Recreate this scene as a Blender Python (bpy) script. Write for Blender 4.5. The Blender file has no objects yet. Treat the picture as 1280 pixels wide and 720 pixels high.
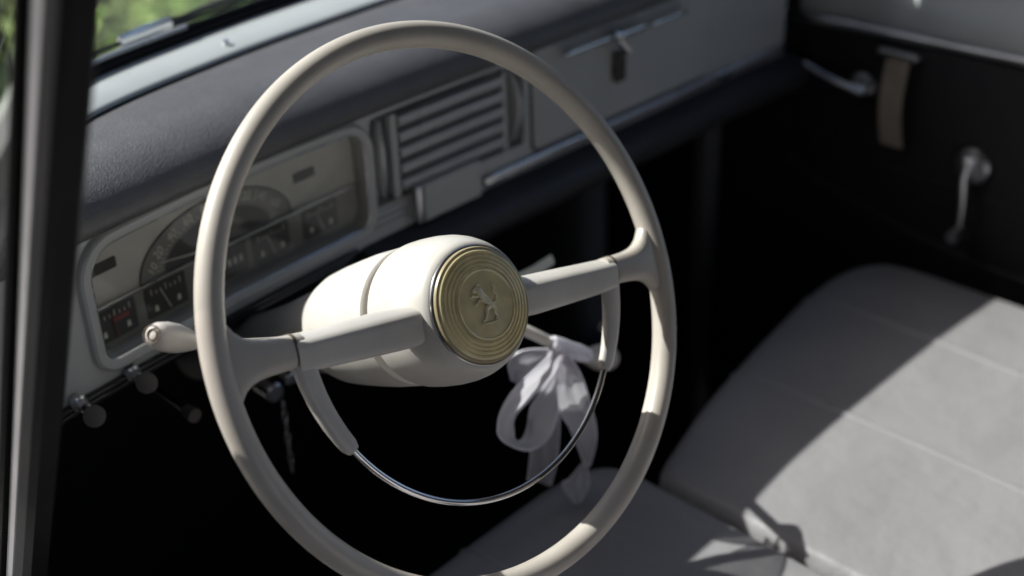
import bpy, bmesh, math, random
from mathutils import Vector, Matrix
random.seed(7)
sc = bpy.context.scene
col = sc.collection
R = math.radians
# ------------------------------------------------------------------ helpers
def tag(o, label=None, cat=None, group=None, kind=None):
    if label: o['label'] = label
    if cat: o['category'] = cat
    if group: o['group'] = group
    if kind: o['kind'] = kind
    return o

def empty(name, loc=(0, 0, 0), rot=None):
    o = bpy.data.objects.new(name, None)
    o.empty_display_size = .05
    col.objects.link(o)
    if rot is not None:
        o.matrix_world = Matrix.Translation(loc) @ rot.to_4x4()
    else:
        o.location = loc
    return o

class MB:
    """collects geometry, builds ONE mesh object"""
    def __init__(s): s.v = []; s.f = []
    def add(s, vs, fs):
        b = len(s.v); s.v += [tuple(x) for x in vs]; s.f += [tuple(b + i for i in f) for f in fs]; return s
    def build(s, name, mat, parent=None, smooth=True, angle=35, fn=None):
        vs = [fn(*x) for x in s.v] if fn else s.v
        me = bpy.data.meshes.new(name); me.from_pydata(vs, [], s.f); me.update()
        bm = bmesh.new(); bm.from_mesh(me)
        bmesh.ops.recalc_face_normals(bm, faces=bm.faces)
        bm.to_mesh(me); bm.free()
        if mat: me.materials.append(mat)
        if smooth:
            me.polygons.foreach_set('use_smooth', [True] * len(me.polygons))
            try: me.set_sharp_from_angle(angle=R(angle))
            except Exception: pass
        o = bpy.data.objects.new(name, me); col.objects.link(o)
        if parent: o.parent = parent
        return o
    # rings: list of equal-length loops
    def loft(s, rings, closed_ring=True, closed_path=False, cap0=False, cap1=False):
        n = len(rings[0]); vs = [p for r in rings for p in r]; fs = []
        m = len(rings)
        for i in range(m if closed_path else m - 1):
            a = i * n; b = ((i + 1) % m) * n
            for j in range(n if closed_ring else n - 1):
                k = (j + 1) % n
                fs.append((a + j, a + k, b + k, b + j))
        if cap0: fs.append(tuple(range(n - 1, -1, -1)))
        if cap1: fs.append(tuple((m - 1) * n + j for j in range(n)))
        return s.add(vs, fs)
    def lathe(s, prof, seg=64, cap0=False, cap1=False):   # prof (r, z) about local z
        rings = [[(r * math.cos(2 * math.pi * j / seg), r * math.sin(2 * math.pi * j / seg), z) for j in range(seg)] for r, z in prof]
        return s.loft(rings, cap0=cap0, cap1=cap1)
    def tube(s, pts, rad, seg=12, caps=True, flat=1.0, up=None):
        P = [Vector(p) for p in pts]; n = len(P)
        rd = rad if isinstance(rad, (list, tuple)) else [rad] * n
        rings = []; prev = None
        for i in range(n):
            t = (P[min(i + 1, n - 1)] - P[max(i - 1, 0)]).normalized()
            if prev is None:
                a = Vector(up) if up else (Vector((0, 0, 1)) if abs(t.z) < .9 else Vector((0, 1, 0)))
            else: a = prev
            x = (a - t * a.dot(t)).normalized(); y = t.cross(x); prev = x
            rings.append([P[i] + x * rd[i] * math.cos(2 * math.pi * k / seg) + y * rd[i] * flat * math.sin(2 * math.pi * k / seg) for k in range(seg)])
        return s.loft(rings, cap0=caps, cap1=caps)
    def box(s, x0, x1, y0, y1, z0, z1, nx=1, bev=0.0):
        # rounded box along x with nx divisions; bevelled corners in the yz section
        b = min(bev, (y1 - y0) * .45, (z1 - z0) * .45)
        if b > 0:
            sec = []
            for cy, cz, a0 in ((y1 - b, z1 - b, 0), (y0 + b, z1 - b, 90), (y0 + b, z0 + b, 180), (y1 - b, z0 + b, 270)):
                for k in range(4):
                    a = R(a0 + 30 * k); sec.append((cy + b * math.cos(a), cz + b * math.sin(a)))
        else: sec = [(y0, z0), (y1, z0), (y1, z1), (y0, z1)]
        cy, cz = (y0 + y1) / 2, (z0 + z1) / 2
        rings = []
        if b > 0:
            xs = [x0 + b * (1 - math.cos(R(t))) if 0 else None for t in ()]
            rings.append([(x0, cy + (y - cy) * (1 - b / ((y1 - y0) / 2)), cz + (z - cz) * (1 - b / ((z1 - z0) / 2))) for y, z in sec])
            rings.append([(x0 + b * .3, cy + (y - cy) * (1 - .3 * b / ((y1 - y0) / 2)), cz + (z - cz) * (1 - .3 * b / ((z1 - z0) / 2))) for y, z in sec])
        for i in range(nx + 1):
            x = (x0 + b) + (x1 - x0 - 2 * b) * i / nx
            rings.append([(x, y, z) for y, z in sec])
        if b > 0:
            rings.append([(x1 - b * .3, cy + (y - cy) * (1 - .3 * b / ((y1 - y0) / 2)), cz + (z - cz) * (1 - .3 * b / ((z1 - z0) / 2))) for y, z in sec])
            rings.append([(x1, cy + (y - cy) * (1 - b / ((y1 - y0) / 2)), cz + (z - cz) * (1 - b / ((z1 - z0) / 2))) for y, z in sec])
        return s.loft(rings, cap0=True, cap1=True)

def rrect(x0, x1, z0, z1, rad, seg=8):
    """rounded rectangle outline, counter-clockwise from bottom-left; rad = (bl, br, tr, tl)"""
    out = []
    for (cx, cz, r, a0) in ((x0 + rad[0], z0 + rad[0], rad[0], 180), (x1 - rad[1], z0 + rad[1], rad[1], 270),
                            (x1 - rad[2], z1 - rad[2], rad[2], 0), (x0 + rad[3], z1 - rad[3], rad[3], 90)):
        for k in range(seg + 1):
            a = R(a0 + 90 * k / seg); out.append((cx + r * math.cos(a), cz + r * math.sin(a)))
    return out

def densify(poly, step=.012):
    out = []
    for i, a in enumerate(poly):
        b = poly[(i + 1) % len(poly)]; d = math.dist(a, b); n = max(1, int(math.ceil(d / step)))
        if d < 1e-7: continue
        for k in range(n): out.append((a[0] + (b[0] - a[0]) * k / n, a[1] + (b[1] - a[1]) * k / n))
    return out

def offset(poly, t):
    n = len(poly); out = []
    for i in range(n):
        a, b, c = poly[i - 1], poly[i], poly[(i + 1) % n]
        tx, ty = c[0] - a[0], c[1] - a[1]; l = math.hypot(tx, ty) or 1
        out.append((b[0] + ty / l * t, b[1] - tx / l * t))
    return out

def sheet(outer, holes=(), w=0.0, cuts=()):
    """flat filled polygon (with holes) in (u,v) at depth w, sliced along u so it can bend; returns verts, faces"""
    bm = bmesh.new(); edges = []
    for lp in [outer] + list(holes):
        vs = [bm.verts.new((x, z, 0)) for x, z in lp]
        for i in range(len(vs)): edges.append(bm.edges.new((vs[i], vs[(i + 1) % len(vs)])))
    bmesh.ops.triangle_fill(bm, use_beauty=True, use_dissolve=False, edges=edges)
    xs = [v.co.x for v in bm.verts]; x0, x1 = min(xs), max(xs); n = max(1, int((x1 - x0) / .03))
    for i in range(1, n):
        bmesh.ops.bisect_plane(bm, geom=bm.verts[:] + bm.edges[:] + bm.faces[:], dist=1e-6, plane_co=(x0 + (x1 - x0) * i / n, 0, 0), plane_no=(1, 0, 0))
    bm.verts.index_update()
    V = [(v.co.x, v.co.y, w) for v in bm.verts]; F = [tuple(v.index for v in f.verts) for f in bm.faces]
    bm.free(); return V, F

def plate(mb, outer, w0, w1, bev=.001, holes=()):
    """extruded plate in (u,v,w) with a small bevel at the front"""
    o = densify(outer)
    mb.loft([[(x, z, w0) for x, z in o], [(x, z, w1 - bev) for x, z in o], [(x, z, w1) for x, z in offset(o, -bev)]])
    V, F = sheet(offset(o, -bev), holes, w1); mb.add(V, F); return mb

# ------------------------------------------------------------------ materials
def nodes(name):
    m = bpy.data.materials.new(name); m.use_nodes = True
    nt = m.node_tree; return m, nt, nt.nodes['Principled BSDF'], nt.nodes['Material Output']

def mat(name, c, rough=.5, metal=0, coat=0, bump=None, var=.08, vscale=30, sub=0, spec=.5, rvar=.1, coat_rough=.1, dust=0, smudge=6):
    m, nt, b, out = nodes(name); N = nt.nodes; L = nt.links
    tc = N.new('ShaderNodeTexCoord')
    nz = N.new('ShaderNodeTexNoise'); nz.inputs['Scale'].default_value = vscale; nz.inputs['Detail'].default_value = 6
    L.new(tc.outputs['Object'], nz.inputs['Vector'])
    cr = N.new('ShaderNodeMapRange'); cr.inputs['From Min'].default_value = .3; cr.inputs['From Max'].default_value = .7
    cr.inputs['To Min'].default_value = 1 - var; cr.inputs['To Max'].default_value = 1 + var
    L.new(nz.outputs['Fac'], cr.inputs['Value'])
    mx = N.new('ShaderNodeMix'); mx.data_type = 'RGBA'; mx.blend_type = 'MULTIPLY'; mx.inputs[0].default_value = 1
    mx.inputs[6].default_value = (*c, 1); L.new(cr.outputs[0], mx.inputs[7]); last = mx.outputs[2]
    if dust:
        n3 = N.new('ShaderNodeTexNoise'); n3.inputs['Scale'].default_value = 900; n3.inputs['Detail'].default_value = 2
        L.new(tc.outputs['Object'], n3.inputs['Vector'])
        r3 = N.new('ShaderNodeMapRange'); r3.inputs['From Min'].default_value = .66; r3.inputs['From Max'].default_value = .74
        r3.inputs['To Max'].default_value = dust; L.new(n3.outputs['Fac'], r3.inputs['Value'])
        m3 = N.new('ShaderNodeMix'); m3.data_type = 'RGBA'; L.new(r3.outputs[0], m3.inputs[0]); L.new(last, m3.inputs[6])
        m3.inputs[7].default_value = (.5, .48, .44, 1); last = m3.outputs[2]
    L.new(last, b.inputs['Base Color'])
    n2 = N.new('ShaderNodeTexNoise'); n2.inputs['Scale'].default_value = smudge; n2.inputs['Detail'].default_value = 5
    L.new(tc.outputs['Object'], n2.inputs['Vector'])
    rr = N.new('ShaderNodeMapRange'); rr.inputs['From Min'].default_value = .3; rr.inputs['From Max'].default_value = .7
    rr.inputs['To Min'].default_value = max(.02, rough - rvar); rr.inputs['To Max'].default_value = rough + rvar
    L.new(n2.outputs['Fac'], rr.inputs['Value']); L.new(rr.outputs[0], b.inputs['Roughness'])
    b.inputs['Metallic'].default_value = metal; b.inputs['Specular IOR Level'].default_value = spec
    b.inputs['Coat Weight'].default_value = coat; b.inputs['Coat Roughness'].default_value = coat_rough
    if sub:
        b.inputs['Subsurface Weight'].default_value = sub; b.inputs['Subsurface Radius'].default_value = (1, .7, .45); b.inputs['Subsurface Scale'].default_value = .003
    if bump:
        kind, scale, strength, dist = bump
        if kind == 'grain':
            vo = N.new('ShaderNodeTexVoronoi'); vo.feature = 'DISTANCE_TO_EDGE'; vo.inputs['Scale'].default_value = scale
            nd = N.new('ShaderNodeTexNoise'); nd.inputs['Scale'].default_value = scale * .5
            L.new(tc.outputs['Object'], nd.inputs['Vector'])
            va = N.new('ShaderNodeVectorMath'); va.operation = 'MULTIPLY_ADD'; va.inputs[1].default_value = (2.2 / scale,) * 3
            L.new(nd.outputs['Color'], va.inputs[0]); L.new(tc.outputs['Object'], va.inputs[2]); L.new(va.outputs[0], vo.inputs['Vector'])
            rm = N.new('ShaderNodeMapRange'); rm.inputs['From Max'].default_value = .25; rm.interpolation_type = 'SMOOTHSTEP'
            L.new(vo.outputs['Distance'], rm.inputs['Value']); h = rm.outputs[0]
        else:
            nb = N.new('ShaderNodeTexNoise'); nb.inputs['Scale'].default_value = scale; nb.inputs['Detail'].default_value = 4
            L.new(tc.outputs['Object'], nb.inputs['Vector']); h = nb.outputs['Fac']
        bp = N.new('ShaderNodeBump'); bp.inputs['Strength'].default_value = strength; bp.inputs['Distance'].default_value = dist
        L.new(h, bp.inputs['Height']); L.new(bp.outputs[0], b.inputs['Normal'])
    return m

M = {}
M['rim'] = mat('rim_bakelite', (.55, .51, .455), .46, coat=.25, var=.13, vscale=16, sub=.15, bump=('noise', 60, .12, .0006), dust=.25)
M['spoke'] = mat('cream_plastic', (.64, .615, .575), .45, coat=.15, var=.10, vscale=20, sub=.15, bump=('noise', 70, .1, .0005), dust=.2)
M['hub'] = mat('ivory_plastic', (.68, .655, .61), .38, coat=.12, var=.07, vscale=30, sub=.15, bump=('noise', 50, .06, .0005), dust=.15)
M['column'] = mat('grey_cream_tube', (.30, .295, .28), .45, var=.08, bump=('noise', 60, .1, .0005))
M['groove'] = mat('brown_gap', (.13, .105, .08), .7)
M['badge'] = mat('khaki_resin', (.86, .75, .44), .3, coat=.8, coat_rough=.06, var=.14, vscale=60, sub=.4)
M['badge_edge'] = mat('amber_edge', (.42, .35, .20), .35, coat=1, coat_rough=.05, var=.1)
M['gold'] = mat('worn_gold', (.90, .84, .60), .35, metal=0, coat=.5, var=.2, vscale=200)
M['chrome'] = mat('chrome', (.78, .78, .80), .12, metal=1, var=.05, rvar=.06, bump=('noise', 40, .04, .0004))
M['chrome_dull'] = mat('dull_chrome', (.62, .62, .64), .3, metal=1, var=.12, rvar=.1)
M['paint'] = mat('grey_dash_paint', (.45, .458, .455), .4, coat=.35, coat_rough=.2, var=.05, vscale=12, bump=('noise', 25, .05, .001), dust=.12)
M['slat'] = mat('grey_slat', (.47, .47, .48), .3, metal=.15, coat=.3, var=.05)
M['trim_paint'] = mat('grey_top_paint', (.50, .53, .535), .32, coat=.3, coat_rough=.2, var=.05, vscale=14, dust=.15)
M['pad'] = mat('black_grained_vinyl', (.092, .090, .096), .47, var=.10, spec=.7, coat=.2, coat_rough=.4, bump=('grain', 420, .5, .0006), rvar=.06, dust=.08)
M['soft'] = mat('black_soft_vinyl', (.032, .032, .038), .5, spec=.4, bump=('grain', 400, .3, .0004))
M['rubber'] = mat('black_rubber', (.005, .005, .007), .5, spec=.15, bump=('noise', 80, .2, .001), rvar=.1)
M['black'] = mat('black_gloss', (.010, .010, .012), .18, coat=.3)
M['door'] = mat('door_black_vinyl', (.030, .030, .033), .55, spec=.25, bump=('grain', 300, .3, .0005))
M['carpet'] = mat('black_carpet', (.030, .030, .032), .95, spec=.05, bump=('noise', 300, .6, .003))
M['seat'] = mat('grey_seat_vinyl', (.30, .295, .305), .5, var=.07, vscale=9, spec=.35, bump=('noise', 24, .65, .005), dust=.16)
M['seat_side'] = mat('seat_side_vinyl', (.10, .10, .105), .55, var=.08, bump=('grain', 300, .3, .0005))
M['piping'] = mat('seat_piping', (.30, .296, .31), .33, var=.05)
M['dial_cream'] = mat('dial_cream', (.56, .545, .505), .5, var=.08, vscale=40)
M['dial_dark'] = mat('dial_dark', (.035, .034, .033), .45)
M['dial_mid'] = mat('dial_mid', (.20, .195, .18), .5)
M['numeral'] = mat('numeral_ivory', (.72, .70, .62), .5)
M['red'] = mat('gauge_red', (.24, .055, .045), .5)
M['green'] = mat('lamp_window', (.03, .028, .026), .3)
M['knob'] = mat('brown_knob', (.10, .088, .08), .5, var=.1)
M['ivory_knob'] = mat('ivory_knob', (.62, .585, .54), .4, coat=.1, bump=('noise', 60, .06, .0004))
M['washer'] = mat('pale_grey_lever', (.62, .66, .62), .4)
M['strap'] = mat('tan_webbing', (.34, .29, .235), .8, bump=('noise', 500, .5, .001), var=.15)
M['leather'] = mat('dark_key_leather', (.05, .042, .034), .6)
M['body'] = mat('car_body_paint', (.30, .32, .32), .3, coat=.6, var=.03)
M['headlining'] = mat('headlining', (.12, .12, .115), .8)
M['frame_metal'] = mat('brushed_frame', (.33, .33, .345), .42, metal=.25, var=.12, vscale=18, bump=('noise', 200, .1, .0005))
M['blocker'] = mat('blocker_dark', (.045, .045, .042), .9, var=.3, vscale=3, bump=('noise', 20, .4, .01))
M['seal_trim'] = mat('bright_seal_trim', (.55, .55, .56), .3, metal=.5)
M['bark'] = mat('bark', (.12, .09, .06), .9)
M['stone'] = mat('pale_stone', (.55, .55, .54), .8, var=.2, vscale=8, bump=('noise', 12, .5, .02))

def leafmat(name, c):
    m, nt, b, out = nodes(name); N = nt.nodes; L = nt.links
    g = N.new('ShaderNodeNewGeometry')
    hs = N.new('ShaderNodeHueSaturation'); hs.inputs['Color'].default_value = (*c, 1)
    r = N.new('ShaderNodeMapRange'); r.inputs['To Min'].default_value = .25; r.inputs['To Max'].default_value = 2.3
    L.new(g.outputs['Random Per Island'], r.inputs['Value']); L.new(r.outputs[0], hs.inputs['Value'])
    r2 = N.new('ShaderNodeMapRange'); r2.inputs['To Min'].default_value = .48; r2.inputs['To Max'].default_value = .52
    L.new(g.outputs['Random Per Island'], r2.inputs['Value']); L.new(r2.outputs[0], hs.inputs['Hue'])
    L.new(hs.outputs[0], b.inputs['Base Color']); b.inputs['Roughness'].default_value = .5
    tr = N.new('ShaderNodeBsdfTranslucent'); L.new(hs.outputs[0], tr.inputs['Color'])
    ad = N.new('ShaderNodeMixShader'); ad.inputs[0].default_value = .6
    L.new(b.outputs[0], ad.inputs[1]); L.new(tr.outputs[0], ad.inputs[2]); L.new(ad.outputs[0], out.inputs['Surface'])
    return m
M['leaf'] = leafmat('leaf_green', (.40, .47, .21))
M['leaf2'] = leafmat('leaf_dark', (.22, .30, .12))
M['leaf3'] = leafmat('leaf_sage', (.42, .50, .30))

def ground_mat():
    m, nt, b, out = nodes('gravel_ground'); N = nt.nodes; L = nt.links
    tc = N.new('ShaderNodeTexCoord'); v = N.new('ShaderNodeTexVoronoi'); v.inputs['Scale'].default_value = 45
    L.new(tc.outputs['Object'], v.inputs['Vector'])
    r = N.new('ShaderNodeValToRGB'); r.color_ramp.elements[0].color = (.26, .25, .23, 1); r.color_ramp.elements[1].color = (.55, .54, .51, 1)
    sp = N.new('ShaderNodeSeparateColor'); L.new(v.outputs['Color'], sp.inputs[0]); L.new(sp.outputs[0], r.inputs[0])
    nz = N.new('ShaderNodeTexNoise'); nz.inputs['Scale'].default_value = 1.3; nz.inputs['Detail'].default_value = 5
    L.new(tc.outputs['Object'], nz.inputs['Vector'])
    mx = N.new('ShaderNodeMix'); mx.data_type = 'RGBA'; mx.blend_type = 'MULTIPLY'; mx.inputs[0].default_value = .6
    L.new(r.outputs[0], mx.inputs[6]); L.new(nz.outputs['Fac'], mx.inputs[7]); L.new(mx.outputs[2], b.inputs['Base Color'])
    b.inputs['Roughness'].default_value = .9
    bp = N.new('ShaderNodeBump'); bp.inputs['Strength'].default_value = .8; bp.inputs['Distance'].default_value = .02
    L.new(v.outputs['Distance'], bp.inputs['Height']); L.new(bp.outputs[0], b.inputs['Normal'])
    return m
M['ground'] = ground_mat()

def glass_mat(name, tint=(.93, .96, .95), dust=.045):
    m, nt, b, out = nodes(name); N = nt.nodes; L = nt.links
    t = N.new('ShaderNodeBsdfTransparent'); t.inputs[0].default_value = (*tint, 1)
    g = N.new('ShaderNodeBsdfGlossy'); g.inputs['Roughness'].default_value = .01
    lw = N.new('ShaderNodeLayerWeight'); lw.inputs[0].default_value = .5
    pw = N.new('ShaderNodeMath'); pw.operation = 'POWER'; pw.inputs[1].default_value = 5; L.new(lw.outputs['Facing'], pw.inputs[0])
    fr = N.new('ShaderNodeMapRange'); fr.inputs['To Min'].default_value = .045; fr.inputs['To Max'].default_value = 1; L.new(pw.outputs[0], fr.inputs['Value'])
    mx = N.new('ShaderNodeMixShader'); L.new(fr.outputs[0], mx.inputs[0]); L.new(t.outputs[0], mx.inputs[1]); L.new(g.outputs[0], mx.inputs[2])
    d = N.new('ShaderNodeBsdfDiffuse'); d.inputs[0].default_value = (.6, .6, .58, 1)
    nz = N.new('ShaderNodeTexNoise'); nz.inputs['Scale'].default_value = 9; nz.inputs['Detail'].default_value = 8
    tc = N.new('ShaderNodeTexCoord'); L.new(tc.outputs['Object'], nz.inputs['Vector'])
    mr = N.new('ShaderNodeMapRange'); mr.inputs['From Min'].default_value = .4; mr.inputs['From Max'].default_value = .8
    mr.inputs['To Min'].default_value = dust * .3; mr.inputs['To Max'].default_value = dust * 2; L.new(nz.outputs['Fac'], mr.inputs['Value'])
    m2 = N.new('ShaderNodeMixShader'); L.new(mr.outputs[0], m2.inputs[0]); L.new(mx.outputs[0], m2.inputs[1]); L.new(d.outputs[0], m2.inputs[2])
    L.new(m2.outputs[0], out.inputs['Surface']); return m
M['glass'] = glass_mat('windscreen_glass')
M['gauge_glass'] = glass_mat('gauge_glass', (.9, .9, .88), .04)

def ribbon_mat(name, alpha):
    m, nt, b, out = nodes(name); N = nt.nodes; L = nt.links
    d = N.new('ShaderNodeBsdfDiffuse'); d.inputs[0].default_value = (.94, .93, .98, 1)
    t = N.new('ShaderNodeBsdfTranslucent'); t.inputs[0].default_value = (.94, .93, 1, 1)
    s = N.new('ShaderNodeBsdfGlossy'); s.inputs['Roughness'].default_value = .35
    a = N.new('ShaderNodeMixShader'); a.inputs[0].default_value = .55; L.new(d.outputs[0], a.inputs[1]); L.new(t.outputs[0], a.inputs[2])
    a2 = N.new('ShaderNodeMixShader'); a2.inputs[0].default_value = .08; L.new(a.outputs[0], a2.inputs[1]); L.new(s.outputs[0], a2.inputs[2])
    tp = N.new('ShaderNodeBsdfTransparent')
    lw = N.new('ShaderNodeLayerWeight'); lw.inputs[0].default_value = .35
    mr = N.new('ShaderNodeMapRange'); mr.inputs['To Min'].default_value = alpha; mr.inputs['To Max'].default_value = 1
    L.new(lw.outputs['Facing'], mr.inputs['Value'])
    mx = N.new('ShaderNodeMixShader'); L.new(mr.outputs[0], mx.inputs[0]); L.new(tp.outputs[0], mx.inputs[1]); L.new(a2.outputs[0], mx.inputs[2])
    L.new(mx.outputs[0], out.inputs['Surface']); return m
M['ribbon'] = ribbon_mat('sheer_ribbon', .66)
M['ribbon_tail'] = ribbon_mat('sheer_ribbon_tail', .42)
M['ribbon_wrap'] = ribbon_mat('ribbon_wrap', .92)

# ------------------------------------------------------------------ steering wheel
TILT, ROT = .4810302, -.1911309
n = Vector((0, -math.cos(TILT), math.sin(TILT))); e1 = Vector((1, 0, 0)); e2 = n.cross(e1)
wu = e1 * math.cos(ROT) + e2 * math.sin(ROT); wv = n.cross(wu)
WM = Matrix((wu, wv, n)).transposed()
wheel = empty('steering_wheel', (0, 0, 0), WM)
tag(wheel, 'large cream two-spoke steering wheel with gold badge and thin chrome horn ring', 'steering wheel')
RC = .2
def rim_mesh():
    mb = MB(); rings = []
    sec = []
    for k in range(28):     # oval section with a finger ridge towards the back on the inner side
        a = 2 * math.pi * k / 28
        ro = .0092 * math.cos(a); w = .0098 * math.sin(a)
        ridge = .0012 * math.exp(-((math.degrees(a) - 205) / 9) ** 2) - .0007 * math.exp(-((math.degrees(a) - 188) / 8) ** 2) - .0007 * math.exp(-((math.degrees(a) - 222) / 8) ** 2)
        sec.append((ro * (1 + ridge / .01), w * (1 + ridge / .012)))
    NS = 256
    for i in range(NS):
        t = 2 * math.pi * i / NS
        rings.append([((RC + ro) * math.cos(t), (RC + ro) * math.sin(t), w) for ro, w in sec])
    mb.loft(rings, closed_path=True)
    # spoke stubs growing out of the rim
    for sg in (1, -1):
        rr = []
        for x, up, dn, dw in ((.1985, .056, .050, .0050), (.1955, .046, .040, .0062), (.1925, .037, .031, .0072), (.1890, .0280, .0235, .0080), (.1850, .0215, .0180, .0085),
                              (.1800, .0168, .0148, .0088), (.1740, .0140, .0130, .0090), (.1660, .0124, .0120, .0090), (.1540, .0116, .0116, .0090), (.1400, .0112, .0112, .0088)):
            ring = []
            for k in range(24):
                a = 2 * math.pi * k / 24; c, s_ = math.cos(a), math.sin(a)
                c = math.copysign(abs(c) ** .7, c); s_ = math.copysign(abs(s_) ** .75, s_)
                v = (up if c > 0 else dn) * c
                ring.append((sg * x, v, dw * s_ - .001))
            rr.append(ring)
        mb.loft(rr, cap1=True)
    return mb
rim = rim_mesh().build('rim', M['rim'], wheel, angle=60)

def grip(sg):
    mb = MB(); rings = []
    base = [(-.0180, -.006), (-.0178, .004), (-.0155, .0075), (-.004, .0100), (.0030, .0112), (.0070, .0085), (.0110, .0020), (.0128, -.0040), (.0118, -.0100), (.004, -.0135), (-.010, -.0125), (-.0160, -.0095)]
    # smooth the section by Chaikin corner cutting
    for _ in range(2):
        q = []
        for i, p in enumerate(base):
            p2 = base[(i + 1) % len(base)]
            q += [(.78 * p[0] + .22 * p2[0], .78 * p[1] + .22 * p2[1]), (.22 * p[0] + .78 * p2[0], .22 * p[1] + .78 * p2[1])]
        base = q
    for x, k in ((.0345, .12), (.0352, .36), (.0375, .60), (.0410, .79), (.0460, .92), (.0520, .985), (.06, 1.0), (.08, .97), (.1, .93), (.12, .885), (.135, .86), (.1435, .845), (.1462, .80), (.1468, .66)):
        rings.append([(sg * x, -.001 + (v + .001) * k + (.002 if sg > 0 else -.0) * 0, w * (k * .9 + .1) + .0005) for v, w in base])
    mb.loft(rings, cap0=True, cap1=True); return mb
for sg in (-1, 1):
    g = grip(sg).build('spoke', M['spoke'], wheel, angle=50)
# dark reveal between stub and sleeve
for sg in (-1, 1):
    mb = MB(); rr = []
    for x in (.1455, .1476):
        rr.append([(sg * x, .0119 * math.copysign(abs(math.cos(a)) ** .7, math.cos(a)), .0093 * math.copysign(abs(math.sin(a)) ** .75, math.sin(a)) - .001) for a in [2 * math.pi * k / 24 for k in range(24)]])
    mb.loft(rr, cap0=True, cap1=True); mb.build('sleeve_joint', M['groove'], wheel)

hub = MB().lathe([(.030, .0115), (.0425, .0125), (.0436, .0152), (.0450, .0146), (.0474, .0112), (.0500, .0060), (.0524, -.0010), (.0540, -.0090), (.0550, -.0200), (.0552, -.0340), (.0548, -.0440), (.0540, -.0480), (.0520, -.0492), (.043, -.0495)], 96).build('hub', M['hub'], wheel, angle=40)
ringp = MB().lathe([(.0418, .0130), (.0420, .0165), (.0427, .0174), (.0435, .0166), (.0437, .0148)], 96).build('badge_bezel', M['chrome_dull'], wheel)
prof = [(.0418, .0140), (.0417, .0178), (.0408, .0192), (.0392, .0200)]
r_, z_ = .0392, .0200
for k in range(4):
    prof += [(r_ - .0009, z_ + .0009), (r_ - .0022, z_ + .0011), (r_ - .0029, z_ + .0002)]
    r_ -= .0031; z_ += .00055
prof += [(.0258, .0231), (.0248, .0236), (.0236, .0229), (.0140, .0233), (.0001, .0236)]
badge = MB().lathe(prof, 96, cap1=True).build('badge', M['badge'], wheel, angle=25)
be = MB().lathe([(.04185, .0150), (.0419, .0182), (.0410, .01965), (.0398, .0200), (.0396, .0180)], 96).build('badge_edge', M['badge_edge'], badge)
# knurled ring around the medallion
mb = MB()
for k in range(110):
    a = 2 * math.pi * k / 110; c, s_ = math.cos(a), math.sin(a)
    mb.add([((.0256) * c - .00025 * s_, .0256 * s_ + .00025 * c, .0226), (.0256 * c + .00025 * s_, .0256 * s_ - .00025 * c, .0233), (.0272 * c + .00025 * s_, .0272 * s_ - .00025 * c, .0228), (.0272 * c - .00025 * s_, .0272 * s_ + .00025 * c, .0228), (.0264 * c, .0264 * s_, .0240)],
           [(0, 1, 4), (1, 2, 4), (2, 3, 4), (3, 0, 4)])
mb.build('knurled_ring', M['gold'], badge, smooth=False)
# heraldic lion walking on hind legs (emblem), raised relief: several overlapping strokes joined in one mesh
def lion():
    mb = MB(); Z = .0240
    def stroke(pts, rad):
        P = [Vector((x * .001, y * .001, Z)) for x, y in pts]
        mb.tube(P, [r * .001 for r in rad], 10)
    stroke([(2.5, -1.5), (1.0, 1.0), (-1.5, 3.5), (-3.6, 6.0)], [1.9, 2.0, 2.4, 2.3])          # body
    stroke([(-3.0, 5.0), (-4.0, 7.5), (-5.2, 9.0)], [2.3, 2.4, 1.6])                             # mane, neck
    stroke([(-4.6, 8.8), (-6.4, 8.6), (-8.0, 7.6)], [1.7, 1.4, .7])                              # head, muzzle
    stroke([(-5.2, 10.2), (-3.6, 10.9), (-2.2, 10.4)], [.7, .9, .4])                             # ears, mane tip
    stroke([(-3.6, 5.6), (-6.8, 5.0), (-8.8, 6.0), (-9.6, 5.0)], [1.2, .9, .8, .7])              # raised foreleg
    stroke([(-2.6, 3.6), (-5.6, 2.4), (-7.4, .8), (-8.6, 1.2)], [1.2, .9, .8, .7])               # lower foreleg
    stroke([(1.8, -.6), (-1.0, -2.6), (-1.8, -5.4), (-3.4, -8.4), (-5.4, -8.8)], [1.7, 1.4, .9, .7, .8])   # front hind leg
    stroke([(2.4, -1.0), (4.4, -3.2), (3.8, -5.6), (5.0, -8.2), (3.4, -8.8)], [1.8, 1.4, .9, .7, .8])      # rear hind leg
    stroke([(3.2, -.8), (6.2, .4), (7.4, 3.4), (5.6, 6.0), (7.2, 8.4), (6.0, 9.8)], [.7, .6, .6, .6, .9, .4])  # tail
    stroke([(-6.2, -10.0), (0, -10.4), (6.0, -9.9)], [.4, .5, .4])                               # ground line
    for k in range(6): stroke([(-3.4 + k * .6, 7.6 - k * 1.0), (-1.6 + k * .6, 8.0 - k * 1.0)], [.6, .25])
    return mb
lion().build('lion_emblem', M['gold'], badge, fn=lambda x, y, z: (x * 1.3, y * 1.3, .0238 + (z - .0240) * 1.25))

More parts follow.
